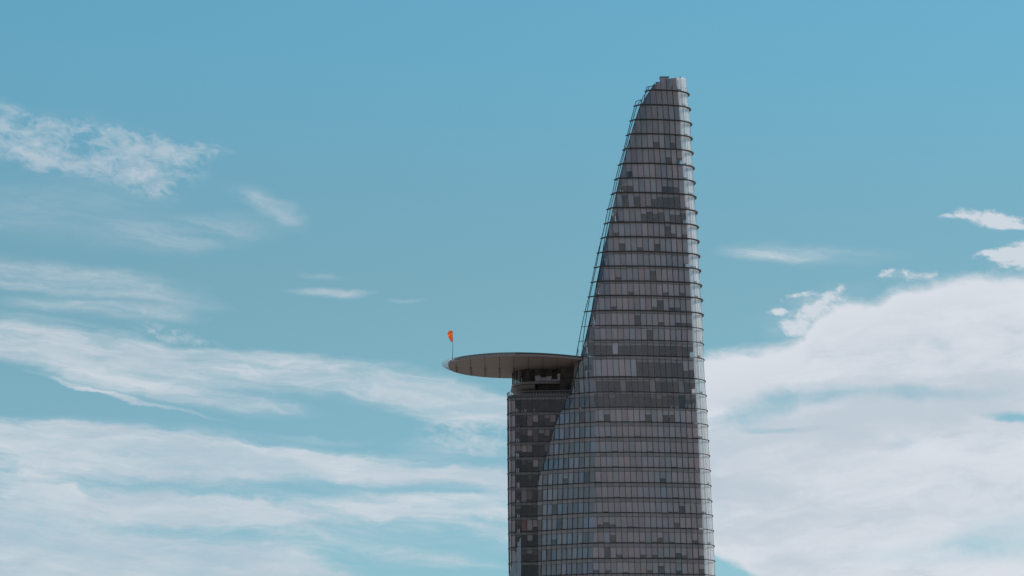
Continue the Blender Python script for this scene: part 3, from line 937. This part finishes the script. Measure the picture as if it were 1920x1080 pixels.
g = Geo(); g.box((12.5, 9.8, 181.0), (19.0, 10.4, 189.0)); g.build('recess_wall', 'core', tower)

# --- helipad
HX, HY, HR = 0.7, 12.0, 17.3
ZT, ZB = 190.33, 189.45


def pad_outline(d=0.0, n=40):
    """left half a circle, the right side runs on into the facade; d pushes outward"""
    R_ = HR + d; out = []
    for i in range(n + 1):
        a = math.pi / 2 + math.pi * i / n
        out.append((HX + R_ * math.cos(a), HY + (17.0 + d) * math.sin(a)))
    for i in range(1, 9):
        t = i / 8; out.append((HX + 17.6 * t, HY - 17.0 - d + 6.5 * t * t))
    right = [(HX + 17.6, HY + 12)] + [(HX + 17.6 * t, HY + 17.0 + d - 5 * t * t) for t in (0.75, 0.5, 0.25)]
    return out, right


pad = bpy.data.objects.new('helipad', None); pad.parent = tower; pad.location = (HX - 34, HY - 10, ZB); col.objects.link(pad)
ol, rt = pad_outline()
g = Geo(); g.prism(pad_outline(-0.3)[0] + pad_outline(-0.3)[1], 190.0, 190.28); g.build('deck', 'deck', pad)
g = Geo(); sweep(ol + rt + [ol[0]], 190.12, 0.05, 0.42, g, inner=-0.5, side_sign=-1); g.build('deck_edge', 'brown_dark', pad)
g = Geo(); sweep(ol + rt + [ol[0]], 189.68, 0.02, 0.40, g, inner=-0.5, side_sign=-1); g.build('rim_fascia', 'brown', pad)
# underside: near half slopes up to the rim, far half flat between ribs
xs = [HX - 17.0, HX - 15.2] + [HX - 15.2 + 3.75 * k for k in range(1, 10)]


def half_y(x, sgn):
    if x < HX:
        q = max(0.0, 1 - ((x - HX) / (HR - 0.1)) ** 2) ** 0.5
        return HY + sgn * 16.9 * q
    t = (x - HX) / 17.6
    return HY - 16.9 + 6.5 * t * t if sgn < 0 else HY + 16.9 - 5 * t * t


def spine_z(x): return 189.02 + 0.45 * max(0.0, min(1.0, (HX - 6 - x) / 11.0))


for a, b in zip(xs, xs[1:]):
    for sgn in (-1, 1):
        N_ = 5; top = []
        for k in range(N_ + 1):
            x = a + 0.05 + (b - a - 0.10) * k / N_
            top.append((x, half_y(x, sgn), 189.5 if sgn < 0 else 189.1))
        mid = HY - 0.06 if sgn < 0 else HY + 0.06
        low = [(b - 0.05, mid, spine_z(b)), (a + 0.05, mid, spine_z(a))]
        g = Geo(); g.slabpoly(top + low, Vector((0, -0.05 if sgn < 0 else 0.02, -1)).normalized(), 0.12)
        g.build('underside_panel', 'brown', pad)
for x in xs[1:-1]:
    for sgn in (1,):
        g = Geo()
        y0 = HY; y1 = half_y(x, sgn) - 0.6
        g.slabpoly([(x - 0.22, y0, spine_z(x) - 0.12), (x + 0.22, y0, spine_z(x) - 0.12), (x + 0.22, y1, 189.02), (x - 0.22, y1, 189.02)], Vector((0, 0, -1)), 0.2)
        g.build('rib', 'brown_dark', pad)
# safety net round the pad: arms and four rails
g = Geo()
base = pad_outline(0)[0]
for d, z in ((0.45, 189.42), (0.85, 189.58), (1.25, 189.75), (1.65, 189.95)):
    g.tube([(x, y, z) for x, y in pad_outline(d)[0][:41]], 0.05, 5)
g.build('safety_net', 'light_metal', pad)
g = Geo()
for i in range(0, 41, 1):
    a = math.pi / 2 + math.pi * i / 40
    c_, s_ = math.cos(a), math.sin(a)
    g.tube([(HX + (HR - 0.1) * c_, HY + 16.9 * s_, 189.35), (HX + (HR + 1.7) * c_, HY + 18.7 * s_, 189.98)], 0.045, 4)
g.build('net_arms', 'light_metal', pad)

# ------------------------------------------------------------------ windsock on the pad's edge
ws = thing('windsock', 'limp orange windsock on a thin dark pole at the outer edge of the round helipad', 'windsock', (-15.55, 10.0, 190.28))
g = Geo(); g.tube([(-15.55, 10, 190.28), (-15.42, 10, 194.0), (-15.50, 10, 198.45)], [0.075, 0.055, 0.04], 8); g.build('pole', 'metal', ws)
g = Geo(); g.box((-15.85, 9.7, 190.285), (-15.25, 10.3, 190.42)); g.build('base_plate', 'metal', ws)
g = Geo()
prof = [(-15.60, 198.12, 0.40), (-15.80, 198.22, 0.50), (-16.02, 198.10, 0.58), (-16.14, 197.75, 0.60), (-16.10, 197.35, 0.56), (-16.02, 196.95, 0.50), (-15.93, 196.55, 0.42),
        (-15.85, 196.2, 0.34), (-15.78, 195.9, 0.26), (-15.72, 195.65, 0.18)]
SG = 20; v = []; f = []
for i, (x, z, r) in enumerate(prof):
    nx = prof[min(i + 1, len(prof) - 1)]; pv = prof[max(i - 1, 0)]
    t = Vector((nx[0] - pv[0], 0, nx[1] - pv[1])).normalized(); u = Vector((0, 1, 0)); w = t.cross(u)
    for k in range(SG):
        a = 2 * math.pi * k / SG; rr = r * (1 + 0.16 * math.sin(a * 4 + i * 0.5) * min(1, i / 3))
        p = Vector((x, 10, z)) + (u * math.cos(a) * 0.75 + w * math.sin(a)) * rr
        v.append(tuple(p))
for i in range(len(prof) - 1):
    for k in range(SG): f.append((i * SG + k, i * SG + (k + 1) % SG, (i + 1) * SG + (k + 1) % SG, (i + 1) * SG + k))
f.append(tuple(range(len(v) - SG, len(v))))
g.add(v, f); g.build('sock', 'orange', ws, smooth=True)
g = Geo(); g.tube([(-15.62 + 0.02, 10 + 0.3 * math.cos(a), 198.28 + 0.36 * math.sin(a)) for a in (2 * math.pi * k / 12 for k in range(13))], 0.03, 5); g.build('hoop', 'metal', ws)

# ------------------------------------------------------------------ roof equipment behind the tip's glass
ru = thing('rooftop_unit', 'boxy grey plant unit on a frame rising above the roof at the very tip', 'roof unit', (40.1, 8, 262.15))
g = Geo(); g.box((38.95, 7.0, 264.70), (41.25, 9.4, 265.80)); g.build('casing', 'unit', ru)
g = Geo(); g.box((38.85, 6.9, 265.805), (41.35, 9.5, 266.0)); g.build('lid', 'metal', ru)
g = Geo(); g.box((38.85, 6.9, 264.45), (41.35, 9.5, 264.695)); g.build('base_frame', 'metal', ru)
for x in (39.0, 41.0):
    for y in (7.0, 9.2):
        g = Geo(); g.box((x, y, 262.16), (x + 0.18, y + 0.18, 264.445)); g.build('leg', 'metal', ru)
for k in range(4):
    g = Geo(); g.box((39.1, 6.95, 264.82 + 0.24 * k), (41.1, 6.998, 264.92 + 0.24 * k)); g.build('slat', 'unit', ru)
sb = thing('roof_cabinet', 'small dark blue cabinet beside the grey plant unit on the sloping roof edge', 'cabinet', (38.2, 5.2, 262.15))
g = Geo(); g.box((37.75, 4.8, 262.5), (38.55, 5.6, 263.85)); g.build('casing', 'blue', sb)
g = Geo(); g.box((37.68, 4.73, 263.855), (38.62, 5.67, 263.95)); g.build('lid', 'metal', sb)
g = Geo(); g.box((37.8, 4.85, 262.155), (38.5, 5.55, 262.495)); g.build('plinth', 'metal', sb)
an = thing('roof_antenna', 'tiny antenna on a thin mast above the highest corner of the roof', 'antenna', (44.3, 8, 262.15))  # antenna modelled as a dot on a thin mast; gives no light
g = Geo(); g.tube([(44.3, 8, 262.16), (44.3, 8, 265.75)], 0.05, 6); g.build('mast', 'metal', an)
g = Geo(); g.tube([(44.3, 8, 265.751), (44.3, 8, 265.85), (44.3, 8, 266.15), (44.3, 8, 266.22)], [0.10, 0.17, 0.17, 0.08], 10); g.build('antenna_head', 'metal', an)
